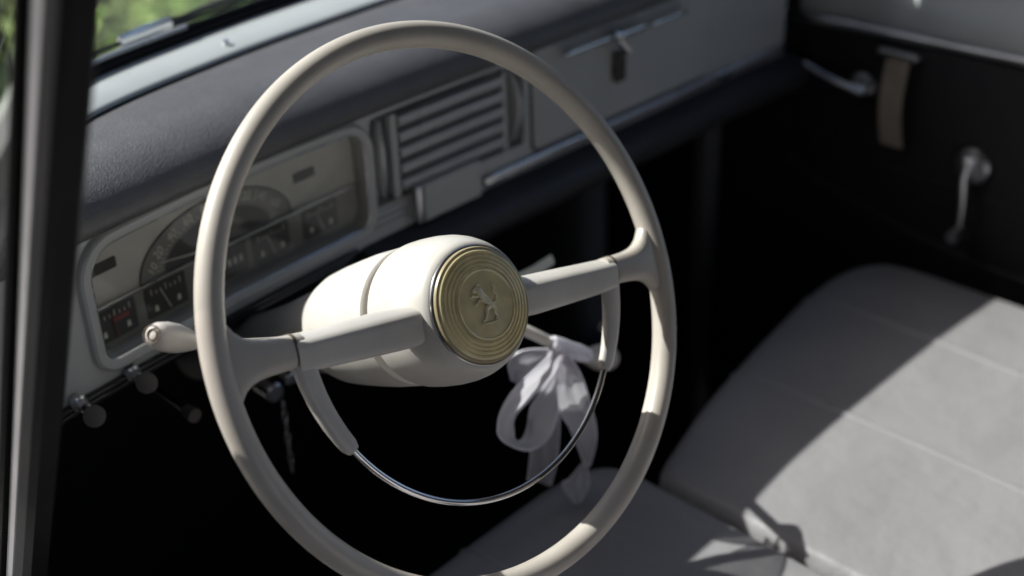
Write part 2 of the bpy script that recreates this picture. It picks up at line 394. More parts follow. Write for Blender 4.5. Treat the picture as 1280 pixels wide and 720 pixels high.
# horn ring: two tapering arms and a chrome wire
hr = MB()
def arc(r, a0, a1, k, w=0.0): return [(r * math.cos(R(a0 + (a1 - a0) * i / k)), r * math.sin(R(a0 + (a1 - a0) * i / k)), w) for i in range(k + 1)]
wire = MB().tube(arc(.1386, -27, -153, 90, -.001), .0021, 12, flat=1.15).build('horn_ring', M['chrome'], wheel)
groove_line = MB().tube(arc(.1386, -31, -149, 90, .0014), .00045, 6).build('ring_line', M['groove'], wire)
for sg in (1, -1):
    mb = MB(); rings = []
    for t in [i / 16 for i in range(17)]:
        ang = R(1.0 - 33.0 * t); rad = .1420 - .0032 * t
        hw = (.0088 * (1 - t) + .0062 * t) * (1 if t < .97 else .72)
        hd = .0055 * (1 - t) + .0038 * t
        c = Vector((sg * rad * math.cos(ang), rad * math.sin(ang), .0025 * (1 - t) - .0008))
        er = Vector((sg * math.cos(ang), math.sin(ang), 0))
        ring = []
        for k in range(16):
            a = 2 * math.pi * k / 16; cc, ss = math.cos(a), math.sin(a)
            cc = math.copysign(abs(cc) ** .75, cc); ss = math.copysign(abs(ss) ** .75, ss)
            ring.append(c + er * hw * cc + Vector((0, 0, 1)) * hd * ss)
        rings.append(ring)
    mb.loft(rings, cap0=True, cap1=True); mb.build('horn_ring_arm', M['spoke'], wheel, angle=50)

# ------------------------------------------------------------------ steering column
CM = Matrix((e1, e2, n)).transposed()
colm = empty('steering_column', (0, 0, 0), CM)
tag(colm, 'cream rounded steering column cowl and grey tube running under the instrument panel', 'steering column')
MB().lathe([(.040, -.0585), (.0505, -.0588), (.0526, -.0605), (.0530, -.0640), (.0524, -.0900), (.0508, -.1100), (.0488, -.1320), (.0464, -.1500), (.0430, -.1620), (.0395, -.1680), (.0360, -.1700)], 80).build('cowl', M['hub'], colm, angle=40)
MB().lathe([(.0470, -.040), (.0470, -.0620)], 64).build('gap_ring', M['groove'], colm)
MB().lathe([(.0372, -.160), (.0345, -.205), (.0300, -.240), (.0262, -.290), (.0262, -.44)], 48, cap1=True).build('tube', M['column'], colm)
cmi = colm.matrix_world.inverted()
def incol(p): return cmi @ Vector(p)
def world_part(mb, name, mt, parent, **k):
    o = mb.build(name, mt, None, **k); o.parent = parent; o.matrix_parent_inverse = parent.matrix_world.inverted(); return o
# indicator stalk (left)
st = MB().tube([(-.166, .081, .0135), (-.13, .098, -.010), (-.07, .135, -.052), (-.02, .155, -.075)], [.0026, .0029, .0036, .0040], 14)
st = world_part(st, 'indicator_stalk', M['ivory_knob'], colm)
kp = Vector((-.2135, .0600, .0505)); kd = (Vector((-.166, .081, .0135)) - kp).normalized(); kl = (Vector((-.166, .081, .0135)) - kp).length
pts = [kp + kd * kl * t for t in (0, .03, .1, .25, .42, .6, .78, .92, 1)]
kb = world_part(MB().tube(pts, [.0030, .0062, .0086, .0098, .0096, .0080, .0058, .0038, .0030], 24), 'stalk_knob', M['ivory_knob'], colm)
mb = MB()
for rr_, q in ((.0058, .0006), (.0034, .0003)):
    x_ = kd.orthogonal().normalized(); y_ = kd.cross(x_)
    mb.tube([kp - kd * q + x_ * rr_ * math.cos(R(a)) + y_ * rr_ * math.sin(R(a)) for a in range(0, 361, 20)], .0006, 6)
world_part(mb, 'knob_end_ring', M['groove'], kb)
# gear lever (right) with knob
lv = world_part(MB().tube([(.030, .150, -.090), (.08, .122, -.100), (0.1371, 0.0792, -0.1131), (0.1648, 0.0594, -0.1364), (.215, .084, -.181)], [.0062, .0060, .0056, .0050, .0046], 16), 'gear_lever', M['ivory_knob'], colm)
kp = Vector((.2150, .0820, -.1795)); ke = Vector((.2850, .1020, -.2230))
pts = [kp.lerp(ke, t) for t in (0, .15, .32, .5, .68, .84, .95, 1)]
world_part(MB().tube(pts, [.0052, .0062, .0090, .0120, .0134, .0124, .0080, .0030], 24), 'lever_knob', M['ivory_knob'], colm)
ws = world_part(MB().tube([(.03, .190, -.100), (.13, .180, -.130), (.205, .166, -.1285), (.238, .160, -.1260), (.258, .156, -.1205)], [.0040, .0040, .0045, .0062, .0058], 14, flat=.4), 'light_stalk', M['washer'], colm)

# ------------------------------------------------------------------ ribbon
def strip(pairs, mt, name, parent, sub=6, th=.0004, wob=.0009):
    A = [Vector(p[0]) for p in pairs]; B = [Vector(p[1]) for p in pairs]
    def cr(P, i, t):
        p0, p1, p2, p3 = P[max(i - 1, 0)], P[i], P[i + 1], P[min(i + 2, len(P) - 1)]
        return .5 * ((2 * p1) + (p2 - p0) * t + (2 * p0 - 5 * p1 + 4 * p2 - p3) * t * t + (3 * p1 - p0 - 3 * p2 + p3) * t ** 3)
    rows = []
    for i in range(len(A) - 1):
        for k in range(sub + (1 if i == len(A) - 2 else 0)):
            t = k / sub; rows.append((cr(A, i, t), cr(B, i, t)))
    vs = []; NC = 9
    for r_i, (a, b) in enumerate(rows):
        d = (b - a); nm = d.cross(Vector((.3, .2, -1))).normalized() if d.length > 1e-6 else Vector((0, -1, 0))
        for j in range(NC):
            q = j / (NC - 1); vs.append(a.lerp(b, q) + nm * (wob * math.sin(q * 9 + r_i * .35) + wob * .8 * math.sin(q * 17 + r_i * .6)))
    fs = [(i * NC + j, i * NC + j + 1, (i + 1) * NC + j + 1, (i + 1) * NC + j) for i in range(len(rows) - 1) for j in range(NC - 1)]
    mb = MB().add(vs, fs)
    o = mb.build(name, mt, parent, angle=180)
    # woven edge (selvedge) as fine cords on both sides
    e = MB(); e.tube([r[0] for r in rows], .0009, 6); e.tube([r[1] for r in rows], .0007, 6)
    e.build('selvedge', M['ribbon_wrap'], o)
    return o
rb = empty('ribbon_bow', (0, 0, 0)); tag(rb, 'sheer white ribbon bow tied round the lever behind the wheel', 'ribbon')
RD = dict(
loop=[((0.161, 0.06, -0.1362), (0.1692, 0.06, -0.1434)), ((0.1148, 0.0449, -0.1288), (0.1523, 0.06, -0.1604)), ((0.0822, 0.04, -0.133), (0.1233, 0.06, -0.1711)), ((0.0664, 0.04, -0.149), (0.1039, 0.06, -0.1796)), ((0.0704, 0.0449, -0.1738), (0.1072, 0.0649, -0.2034)), ((0.0901, 0.0499, -0.1977), (0.1178, 0.07, -0.2177)), ((0.1146, 0.055, -0.2181), (0.1304, 0.0749, -0.2207)), ((0.1362, 0.06, -0.2264), (0.1358, 0.0749, -0.2105)), ((0.1565, 0.0649, -0.2256), (0.1404, 0.0749, -0.1938)), ((0.1698, 0.0649, -0.1973), (0.1523, 0.07, -0.1776)), ((0.1766, 0.0649, -0.166), (0.1682, 0.0649, -0.1552))],
fold=[((0.1658, 0.055, -0.1397), (0.1629, 0.06, -0.1454)), ((0.1713, 0.0449, -0.1581), (0.1551, 0.055, -0.1596)), ((0.1798, 0.0421, -0.1874), (0.1567, 0.055, -0.1963)), ((0.1932, 0.0449, -0.2266), (0.1748, 0.06, -0.2285)), ((0.1993, 0.0499, -0.255), (0.1857, 0.06, -0.2553)), ((0.197, 0.055, -0.2825), (0.1936, 0.058, -0.282))],
tail=[((0.1839, 0.08, -0.2157), (0.1592, 0.0849, -0.2098)), ((0.1864, 0.0849, -0.2654), (0.1546, 0.09, -0.2549)), ((0.1814, 0.0849, -0.2909), (0.1493, 0.09, -0.2846)), ((0.1745, 0.0849, -0.3079), (0.147, 0.09, -0.2878))],
tail2=[((0.1982, 0.06, -0.2808), (0.1913, 0.06, -0.2789)), ((0.2016, 0.06, -0.3039), (0.1799, 0.0649, -0.292)), ((0.2016, 0.0621, -0.3164), (0.1729, 0.068, -0.2973)), ((0.1922, 0.0649, -0.332), (0.1876, 0.0649, -0.3274))],
back=[((0.1676, 0.07, -0.1435), (0.1613, 0.07, -0.1456)), ((0.1485, 0.09, -0.1446), (0.156, 0.0849, -0.168)), ((0.139, 0.0999, -0.1561), (0.1472, 0.09, -0.1815)), ((0.1421, 0.0999, -0.1782), (0.1479, 0.09, -0.1921))])
strip(RD['loop'], M['ribbon'], 'loop', rb); strip(RD['back'], M['ribbon'], 'loop', rb)
strip(RD['fold'], M['ribbon'], 'loop', rb)
strip(RD['tail'], M['ribbon_tail'], 'tail', rb); strip(RD['tail2'], M['ribbon_tail'], 'tail', rb)
mb = MB()
mb.tube([(0.1559, 0.0624, -0.1285), (0.1629, 0.059, -0.1339), (0.1728, 0.0569, -0.1408), (0.1827, 0.055, -0.1483), (0.1926, 0.0534, -0.1552)], [.0066, .0075, .0070, .0076, .0062], 18)
for k in range(5):
    c = Vector((0.1589 + .0075 * k, 0.0606 - .0017 * k, -0.1304 - .0056 * k))
    mb.tube([c + Vector((.0015 * math.sin(R(a)) - .004 * math.cos(R(a)), .0078 * math.sin(R(a)), .0072 * math.cos(R(a)))) for a in range(0, 361, 24)], .0012, 6)
mb.build('knot', M['ribbon_wrap'], rb)

# ------------------------------------------------------------------ dashboard
def yd(x): return .305 - .16 * (x - .3) ** 2 if x < .3 else (.305 if x < .78 else .305 - .5 * (x - .78) ** 2)
def D(u, v, w): return (u, yd(u) - w, v)
def catmull(pts, x):
    for i in range(len(pts) - 1):
        if pts[i][0] <= x <= pts[i + 1][0]: break
    else: i = 0 if x < pts[0][0] else len(pts) - 2
    x0, y0 = pts[i]; x1, y1 = pts[i + 1]; t = (x - x0) / (x1 - x0)
    m0 = (pts[i + 1][1] - pts[i - 1][1]) / (pts[i + 1][0] - pts[i - 1][0]) if i > 0 else (y1 - y0) / (x1 - x0)
    m1 = (pts[i + 2][1] - y0) / (pts[i + 2][0] - x0) if i + 2 < len(pts) else (y1 - y0) / (x1 - x0)
    h = x1 - x0; t = max(0, min(1, t))
    return (2 * t ** 3 - 3 * t * t + 1) * y0 + (t ** 3 - 2 * t * t + t) * h * m0 + (-2 * t ** 3 + 3 * t * t) * y1 + (t ** 3 - t * t) * h * m1
WPTS = [(-.290, .190), (-.255, .240), (-.217, .292), (-.147, .370), (-.052, .415), (.073, .443), (.198, .460), (.363, .470), (.53, .462), (.68, .440), (.78, .405), (.86, .345), (.90, .275), (.915, .235)]
def wind(x): return catmull(WPTS, x) + .020
dash = empty('dashboard', (.3, .33, -.1)); dinv = Matrix.Translation((-.3, -.33, .1))
tag(dash, 'grey painted metal dashboard with padded black top under the windscreen', 'dashboard')
def dpart(mb, name, mt, parent=dash, **k):
    return world_part(mb, name, mt, parent, **k)
bpy.context.view_layer.update()
XR = .862
clu = rrect(-.1495, .1530, -.0915, .0070, (.012, .014, .022, .026))
clu = [(x, z + (.0035 * (1 - ((x - .002) / .15) ** 2) if z > -.03 else 0)) for x, z in densify(clu)]
gri = rrect(.1640, .3760, -.0800, .0135, (.006,) * 4, 4)
outer = densify([(-.30, -.108), (.1600, -.108), (XR, -.108), (XR, .026), (-.30, .026)])
V, F = sheet(outer, [clu, densify(gri)], 0)
mb = MB().add(V, F)
# rolled lower edge and hidden top flange
for z0, prof in ((-.108, [(0, 0), (-.004, .0015), (-.008, .000), (-.011, -.005), (-.011, -.02)]),):
    rings = [[(x, z0 + a, b) for a, b in prof] for x in [-.30 + (XR + .30) * i / 60 for i in range(61)]]
    mb.loft(rings, closed_ring=False)
dpart(mb, 'panel', M['paint'], fn=D)
# instrument cluster bezel
mb = MB(); rings = []
for t, w in ((0, -.020), (0, .002), (.0008, .0045), (.0030, .0060), (.0085, .0062), (.0108, .0045), (.0122, .0010), (.0130, -.001)):
    rings.append([(x, z, w) for x, z in offset(clu, t)])
mb.loft(rings)
bez = dpart(mb, 'instrument_bezel', M['paint'], fn=D)
mb = MB().tube([(x, z, .0035) for x, z in offset(clu, .0004)] + [(clu[0][0], clu[0][1], .0035)], .0008, 6, caps=False)
dpart(mb, 'chrome_lip', M['chrome_dull'], bez, fn=D)
inn = offset(clu, -.0006)
V, F = sheet(inn, (), -.0150)
face = dpart(MB().add(V, F), 'dial_face', M['dial_cream'], fn=D)
# the lower gauge strip
low = [(x, z) for x, z in densify(rrect(-.1480, .1515, -.0905, -.0515, (.010, .012, .001, .001)), .01)]
V, F = sheet(low, (), -.0144); dpart(MB().add(V, F), 'gauge_strip', M['dial_mid'], face, fn=D)
# speedometer fan
def ell(cx, cz, a, b, t0, t1, k=40): return [(cx + a * math.cos(R(t0 + (t1 - t0) * i / k)), cz + b * math.sin(R(t0 + (t1 - t0) * i / k))) for i in range(k + 1)]
SC = (-.012, -.0505)
fan = ell(*SC, .0845, .0475, 0, 180); V, F = sheet(fan, (), -.0140); sp_ = MB().add(V, F)
spd = dpart(sp_, 'speedometer', M['dial_mid'], face, fn=D)
V, F = sheet(ell(*SC, .0590, .0325, 0, 180), (), -.0135); dpart(MB().add(V, F), 'speedometer_centre', M['dial_dark'], face, fn=D)
mb = MB()
mb.tube([(x, z, -.0136) for x, z in ell(*SC, .0845, .0475, 0, 180)], .0006, 6)
dpart(mb, 'dial_ring', M['dial_dark'], face, fn=D)
# numerals, as meshes from the built-in font, merged into one scale mesh
def text_mesh(s, size):
    cu = bpy.data.curves.new('t', 'FONT'); cu.body = s; cu.size = size; cu.align_x = 'CENTER'; cu.align_y = 'CENTER'; cu.extrude = .00015; cu.resolution_u = 3
    ob = bpy.data.objects.new('t', cu); col.objects.link(ob); bpy.context.view_layer.update()
    me = bpy.data.meshes.new_from_object(ob.evaluated_get(bpy.context.evaluated_depsgraph_get()))
    vs = [tuple(v.co) for v in me.vertices]; fs = [tuple(p.vertices) for p in me.polygons]
    bpy.data.objects.remove(ob); bpy.data.curves.remove(cu); bpy.data.meshes.remove(me); return vs, fs
mb = MB()
for s, a in (('10', 167), ('20', 149), ('40', 130), ('60', 113), ('80', 97), ('100', 80), ('120', 62), ('140', 45), ('160', 26)):
    vs, fs = text_mesh(s, .0118)
    cx, cz = SC[0] + .0725 * math.cos(R(a)), SC[1] + .0402 * math.sin(R(a))
    rt = R((a - 90) * .55); c, s_ = math.cos(rt), math.sin(rt)
    mb.add([(cx + (x * c - y * s_) * .85, cz + (x * s_ + y * c), -.0134 + z) for x, y, z in vs], fs)
for k in range(33):
    a = 172 - k * 5.1; t0, t1 = (.80, .74) if k % 4 else (.82, .72)
    p = [(SC[0] + .0845 * q * math.cos(R(a)), SC[1] + .0475 * q * math.sin(R(a))) for q in (t0, t1)]
    dx, dz = p[1][0] - p[0][0], p[1][1] - p[0][1]; l = math.hypot(dx, dz); ox, oz = -dz / l * .0003, dx / l * .0003
    mb.add([(p[0][0] - ox, p[0][1] - oz, -.0132), (p[0][0] + ox, p[0][1] + oz, -.0132), (p[1][0] + ox, p[1][1] + oz, -.0132), (p[1][0] - ox, p[1][1] - oz, -.0132)], [(0, 1, 2, 3)])
dpart(mb, 'speed_numerals', M['numeral'], face, smooth=False, fn=D)
dpart(MB().tube([(-.012, -.050, -.0115), (-.040, -.0445, -.0115), (-.074, -.0385, -.0115)], [.0011, .0008, .0004], 8), 'needle', M['numeral'], face, fn=D)
# chrome divider
dpart(MB().box(-.1485, .1500, -.0140, -.0095, -.0520, -.0500, nx=24, bev=.0006), 'divider', M['chrome_dull'], face, fn=lambda u, y, v: D(u, v, y))
# turn arrows windows
for x0, x1, z0, z1 in ((-.1430, -.1150, -.0240, -.0140), (.0795, .1050, -.0255, -.0160)):
    mb = MB(); plate(mb, rrect(x0, x1, z0, z1, (.0015,) * 4, 3), -.0148, -.0138, .0003); dpart(mb, 'warning_window', M['green'], face, fn=D)
# small gauges below
for cx, kind in ((-.1270, 'r'), (-.0740, 't'), (-.0080, 'o'), (.0450, 't'), (.1050, 't')):
    hw = .0215 if kind != 'o' else .0245
    mb = MB(); plate(mb, rrect(cx - hw, cx + hw, -.0855, -.0560, (.002,) * 4, 3), -.0143, -.0130, .0004)
    gg = dpart(mb, 'gauge', M['dial_dark'], face, fn=D)
    mb = MB()
    if kind == 'o':
        for k in range(6):
            x = cx - .0165 + k * .0066
            mb.add([(x - .0016, -.0735, -.0125), (x + .0016, -.0735, -.0125), (x + .0016, -.0668, -.0125), (x - .0016, -.0668, -.0125)], [(0, 1, 2, 3)])
    else:
        for k in range(7):
            x = cx - .015 + .005 * k; h = .006 if k % 3 == 0 else .0035
            mb.add([(x - .0004, -.0640, -.0124), (x + .0004, -.0640, -.0124), (x + .0004, -.0640 + h, -.0124), (x - .0004, -.0640 + h, -.0124)], [(0, 1, 2, 3)])
        for q in (-.012, .012):
            mb.add([(cx + q - .002, -.0800, -.0125), (cx + q + .002, -.0800, -.0125), (cx + q + .0014, -.0745, -.0125), (cx + q - .0014, -.0745, -.0125)], [(0, 1, 2, 3)])
    dpart(mb, 'gauge_scale', M['numeral'] if kind != 'r' else M['numeral'], face, smooth=False, fn=D)
    if kind == 'r':
        mb = MB(); plate(mb, rrect(cx - .002, cx + .014, -.0700, -.0655, (.0005,) * 4, 2), -.0128, -.0120, .0002)
        mb.tube([(cx - .001, -.082, -.0118), (cx - .003, -.060, -.0118)], .0006, 6)
        dpart(mb, 'red_zone', M['red'], face, fn=D)
    elif kind == 't':
        dpart(MB().tube([(cx + .002, -.082, -.0118), (cx - .006, -.0605, -.0118)], .0005, 6), 'gauge_needle', M['numeral'], face, fn=D)
V, F = sheet(inn, (), -.0050); dpart(MB().add(V, F), 'gauge_glass', M['gauge_glass'], fn=D)

# speaker / vent grille
mb = MB(); V, F = sheet(densify(gri), (), -.018); mb.add(V, F)
mb.loft([[(x, z, w) for x, z in densify(gri)] for w in (-.018, 0)])
dpart(mb, 'grille_recess', M['paint'], fn=D)
mb = MB()
for i in range(5):
    z = -.0010 - i * .0166
    sec = [(.0062, -.008), (.0068, -.001), (.0055, .0030), (.0010, .0046), (-.0035, .0030), (-.0060, -.002), (-.0066, -.009)]
    rings = [[(x, z + a, b) for a, b in sec] for x in [.2000 + .1440 * k / 8 for k in range(9)]]
    mb.loft(rings, cap0=True, cap1=True)
dpart(mb, 'grille_slats', M['slat'], fn=D, angle=50)
for x0, x1, s in ((.1710, .1850, 1), (.3560, .3710, -1)):
    mb = MB(); rings = []
    for k in range(15):
        t = k / 14; z = .0060 - .0790 * t; b = math.sin(math.pi * t)
        xc = (x0 + x1) / 2 - s * .0045 * (b - .5); hw = .0022 + .0042 * b
        rings.append([(xc + hw * math.cos(R(a)), z, -.006 + (.004 + .009 * b) * math.sin(R(a))) for a in range(0, 360, 30)])
    mb.loft(rings, cap0=True, cap1=True); dpart(mb, 'vent_tab', M['slat'], fn=D)
mb = MB(); plate(mb, rrect(.1900, .1985, -.0775, .0095, (.002,) * 4, 3), -.006, .0012, .0006); dpart(mb, 'grille_side_strip', M['paint'], fn=D)
mb = MB(); plate(mb, rrect(.3440, .3510, -.0775, .0095, (.002,) * 4, 3), -.006, .0012, .0006); dpart(mb, 'grille_side_strip', M['paint'], fn=D)
# ribbing lines left of ashtray
mb = MB()
for k in range(3): mb.box(.1600, .2040, -.002, .0028, -.0870 - k * .0072, -.0835 - k * .0072, nx=4, bev=.001)
dpart(mb, 'lower_rib', M['slat'], fn=lambda u, y, v: D(u, v, y))
# ashtray
mb = MB(); plate(mb, rrect(.2190, .2990, -.1100, -.0700, (.002,) * 4, 3), -.002, .0120, .0012)
ash = dpart(mb, 'ashtray', M['paint'], fn=D)
mb = MB(); mb.box(.2080, .2180, -.002, .0130, -.1090, -.0690, nx=1, bev=.002); dpart(mb, 'ashtray_pull', M['chrome_dull'], ash, fn=lambda u, y, v: D(u, v, y))
# glovebox lid: proud plate with a shut line round it
mb = MB(); plate(mb, rrect(.3880, .6980, -.0920, .0215, (.008,) * 4, 5), -.001, .0030, .0012)
glv = dpart(mb, 'glovebox_lid', M['paint'], fn=D)
o = densify(rrect(.3865, .6995, -.0935, .0230, (.009,) * 4, 5)); o2 = offset(o, .0012)
mb = MB(); plate(mb, o2, -.001, .0006, .0002); dpart(mb, 'shut_line', M['soft'], glv, fn=D)
mb = MB()
mb.box(.4240, .5060, .010, .0180, .0062, .0115, nx=6, bev=.0022); mb.box(.5120, .5640, .010, .0190, .0040, .0110, nx=4, bev=.0025); mb.box(.5685, .6350, .010, .0180, .0030, .0082, nx=4, bev=.0022)
mb.box(.4360, .4420, .002, .012, .0065, .0105); mb.box(.6200, .6260, .002, .012, .0040, .0078)
mb.tube([(.508, .014, .009), (.517, .016, -.001), (.528, .019, -.014)], [.0052, .0048, .0036], 12)
hd_ = dpart(mb, 'glovebox_handle', M['chrome'], glv, fn=lambda u, y, v: D(u, v, y))
dpart(MB().tube([(.505, .0135, .010), (.512, .0150, .009)], [.0070, .0070], 18), 'lock_barrel', M['chrome_dull'], glv, fn=lambda u, y, v: D(u, v, y))
mb = MB(); mb.box(.5150, .5330, .0070, .0100, -.0500, -.0150, nx=1, bev=.001)
dpart(mb, 'key_fob', M['leather'], glv, fn=lambda u, y, v: D(u, v, y))
# chrome rail along the lower edge on the passenger side, and soft roll below
mb = MB(); mb.box(.3100, XR, -.003, .0065, -.1085, -.0955, nx=40, bev=.0035); dpart(mb, 'lower_rail', M['chrome_dull'], fn=lambda u, y, v: D(u, v, y))
mb = MB(); rings = []
for i in range(61):
    x = .14 + (XR + .02 - .14) * i / 60
    sec = [(-.1100, -.010), (-.1120, .004), (-.1180, .018), (-.1290, .0285), (-.1420, .031), (-.1540, .025), (-.1600, .012), (-.162, -.04), (-.130, -.07), (-.110, -.05)]
    rings.append([(x, a, b) for a, b in sec])
mb.loft(rings, cap0=True, cap1=True); dpart(mb, 'lower_roll', M['soft'], fn=D, angle=60)
# black lip with pull knobs under the driver's side
mb = MB(); mb.box(-.225, .135, .000, .0070, -.1150, -.1088, nx=20, bev=.002); mb.box(-.225, .135, -.012, .0030, -.1235, -.1165, nx=20, bev=.002)
dpart(mb, 'lower_lip', M['black'], fn=lambda u, y, v: D(u, v, y))
for (x, z, kx, kz) in ((-.1846, -.1090, -.1849, -.1105), (-.1312, -.1100, -.1325, -.1085)):
    a = Vector(D(x, z, .002)); b = Vector(D(x, z, .017)); c = Vector(D(kx, kz, .030))
    kn = dpart(MB().tube([a, a.lerp(b, .4), a.lerp(b, .5), b], [.0070, .0070, .0050, .0045], 20), 'pull_knob', M['chrome_dull'])
    dpart(MB().tube([b, b.lerp(c, .7)], .0030, 10), 'knob_stem', M['black'], kn)
    dd = Vector((-.35, -.75, .45)).normalized()
    dpart(MB().tube([c - dd * .005, c - dd * .003, c + dd * .001, c + dd * .0016], [.005, .0088, .0088, .007], 24), 'knob_disc', M['knob'], kn)
mb = MB().tube([D(-.0900, -.1680, .012), D(-.0900, -.1680, .026)], [.005, .0065], 16); dpart(mb, 'choke_button', M['knob'])
dpart(MB().tube([D(-.0900, -.1680, -.06), D(-.0900, -.1680, .012)], .003, 10), 'choke_stem', M['black'])
# ignition lock with key and chain
ig = dpart(MB().tube([D(.008, -.205, -.01), D(.008, -.205, .012), D(.008, -.205, .014)], [.010, .010, .008], 20), 'ignition_lock', M['chrome_dull'])
dpart(MB().tube([D(.028, -.200, -.01), D(.028, -.200, .012), D(.028, -.200, .014)], [.007, .007, .005], 16), 'lock_nut', M['chrome'], ig)
mb = MB()
for k in range(7):
    c = Vector(D(.014, -.222 - .012 * k, .014))
    mb.tube([c + Vector((.0028 * math.cos(R(a)) * (1 if k % 2 else .3), .0028 * math.cos(R(a)) * (.3 if k % 2 else 1), .0068 * math.sin(R(a)))) for a in range(0, 361, 36)], .0009, 6)
dpart(mb, 'key_chain', M['chrome_dull'], ig)

# padded top
XS = [-.285 + (.885 + .285) * i / 110 for i in range(111)]
def pr(x): return wind(x) - .020 - (.036 + .006 * min(1, max(0, (x + .1) / .3)))
mb = MB(); rings = []
for x in XS:
    a = pr(x); y1 = yd(x)
    sec = [(a + .0075, .057), (a + .0055, .0645), (a + .001, .0670), (a - .020, .0682)]
    wr = max(0.0, min(1.0, (x - .68) / .16)); wr = wr * wr * (3 - 2 * wr); yf = y1 - .020 - .075 * wr; ztop = .0682
    y0 = min(a - .020, yf + .066)
    # flat top, then a rounded front
    for k in range(1, 13):       # quarter-ellipse forward bulge
        t = R(90 * k / 12); sec.append((y0 + (yf - y0) * math.sin(t), .034 + (ztop - .034) * math.cos(t)))
    for k in range(1, 8):
        t = R(90 * k / 7); sec.append((yf + (y1 - .012 - yf) * (1 - math.cos(t)), .034 - .0095 * math.sin(t)))
    sec += [(y1 + .02, .0240)]
    rings.append([(x, yy, zz) for yy, zz in sec])
mb.loft(rings, closed_ring=False); dpart(mb, 'padded_top', M['pad'], angle=80)
# painted metal strip between pad and glass, dark joint, screw
mb = MB(); rings = []
for x in XS:
    a = pr(x); b = wind(x)
    rings.append([(x, a + .0068, .061), (x, a + .0068, .0685), (x, a + .0078, .0705), (x, a + .0110, .0720), (x, (a + b) / 2 + .004, .0760), (x, b - .008, .0768), (x, b + .006, .0760), (x, b + .03, .071)])
mb.loft(rings, closed_ring=False); ts = dpart(mb, 'top_strip', M['trim_paint'], angle=60)
MBj = MB().tube([(x, pr(x) + .0058, .0670) for x in XS], .0012, 8); dpart(MBj, 'joint_piping', M['rubber'])
x = .1055; y = pr(x) + .024
dpart(MB().tube([(x, y, .0735), (x, y, .0778), (x, y, .0786)], [.0032, .0032, .0018], 14), 'trim_screw', M['chrome'], ts)

# ------------------------------------------------------------------ windscreen
wsn = empty('windscreen', (.31, .4, .11)); tag(wsn, 'curved glass windscreen in a black rubber seal above the dashboard', 'windscreen')
bpy.context.view_layer.update()
world_part(MB().tube([(x, wind(x) + .003, .0810) for x in XS], .0052, 12), 'rubber_seal', M['rubber'], wsn)
world_part(MB().tube([(x, wind(x) + .0035, .0885) for x in XS if x < .088], .0028, 8), 'bright_trim', M['seal_trim'], wsn)
world_part(MB().tube([(x, wind(x) + .0035, .0870) for x in XS if x > .080], .0028, 8), 'seal_lip', M['rubber'], wsn)
mb = MB(); rings = []
for k in range(9):
    t = k / 8; z = .084 + .414 * t
    rings.append([(.31 + (x - .31) * (1 - .10 * t), wind(x) + .004 - .34 * t - .02 * math.sin(math.pi * t) * -1, z) for x in XS])
mb.loft(rings, closed_ring=False); world_part(mb, 'glass', M['glass'], wsn)
topring = rings[-1]
world_part(MB().tube(topring[::2], .012, 10), 'header_seal', M['rubber'], wsn)

wp = empty('windscreen_wiper', (.05, .44, .10)); tag(wp, 'black windscreen wiper with silver arm lying along the base of the glass', 'wiper')
bpy.context.view_layer.update()
mb = MB(); mb.tube([(-.045, .480, .083), (.033, .500, .079), (.133, .522, .075), (.233, .534, .077)], [.0022] * 4, 8)
world_part(mb, 'blade', M['rubber'], wp)
mb = MB(); mb.tube([(.033, .500, .0800), (.064, .507, .0800), (.098, .515, .0795)], [.0065, .0085, .0065], 12, flat=.5)
world_part(mb, 'arm_clip', M['chrome'], wp)
world_part(MB().tube([(.096, .517, .079), (.165, .530, .081), (.263, .545, .079)], [.003, .0036, .0034], 10, flat=.6), 'arm', M['rubber'], wp)

# ------------------------------------------------------------------ car shell (surrounding bodywork; thing with parts)
car = empty('car_body', (.31, -.4, -.95)); tag(car, 'grey car bodywork around the cabin, roof and black carpeted floor', 'car body')
bpy.context.view_layer.update()
def cpart(mb, name, mt, **k): return world_part(mb, name, mt, car, **k)
mb = MB(); mb.box(-.30, .92, -1.55, .75, -.72, -.70); cpart(mb, 'floor', M['carpet'], smooth=False)
mb = MB(); mb.loft([[(x, .66, -.70), (x, .66, -.35), (x, wind(x) + .045, -.08), (x, wind(x) + .042, .03)] for x in [-.30] + XS[5:-3] + [.93]], closed_ring=False); cpart(mb, 'firewall', M['carpet'], smooth=False)
mb = MB(); mb.add([(.893, .30, -.70), (.893, .63, -.70), (.893, .63, -.10), (.893, .46, .045), (.893, .30, .045)], [(0, 1, 2, 3, 4)]); cpart(mb, 'side_kick_panel', M['carpet'], smooth=False)
mb = MB().add([(-.30, .30, -.70), (-.30, .63, -.70), (-.30, .63, -.10), (-.30, .44, .045), (-.30, .30, .045)], [(0, 1, 2, 3, 4)]); cpart(mb, 'side_kick_panel', M['carpet'], smooth=False)
mb = MB(); mb.box(.780, .815, .355, .380, -.70, -.12, bev=.006); cpart(mb, 'hinge_post', M['seat_side'])  # inner hinge post in the passenger footwell
# outer cowl in front of the glass
mb = MB(); rings = []
for x in XS: rings.append([(x, wind(x) + .012, .082), (x, wind(x) + .02, .075), (x, wind(x) + .035, .060), (x, wind(x) + .04, .02)])
mb.loft(rings, closed_ring=False); cpart(mb, 'cowl_panel', M['body'])
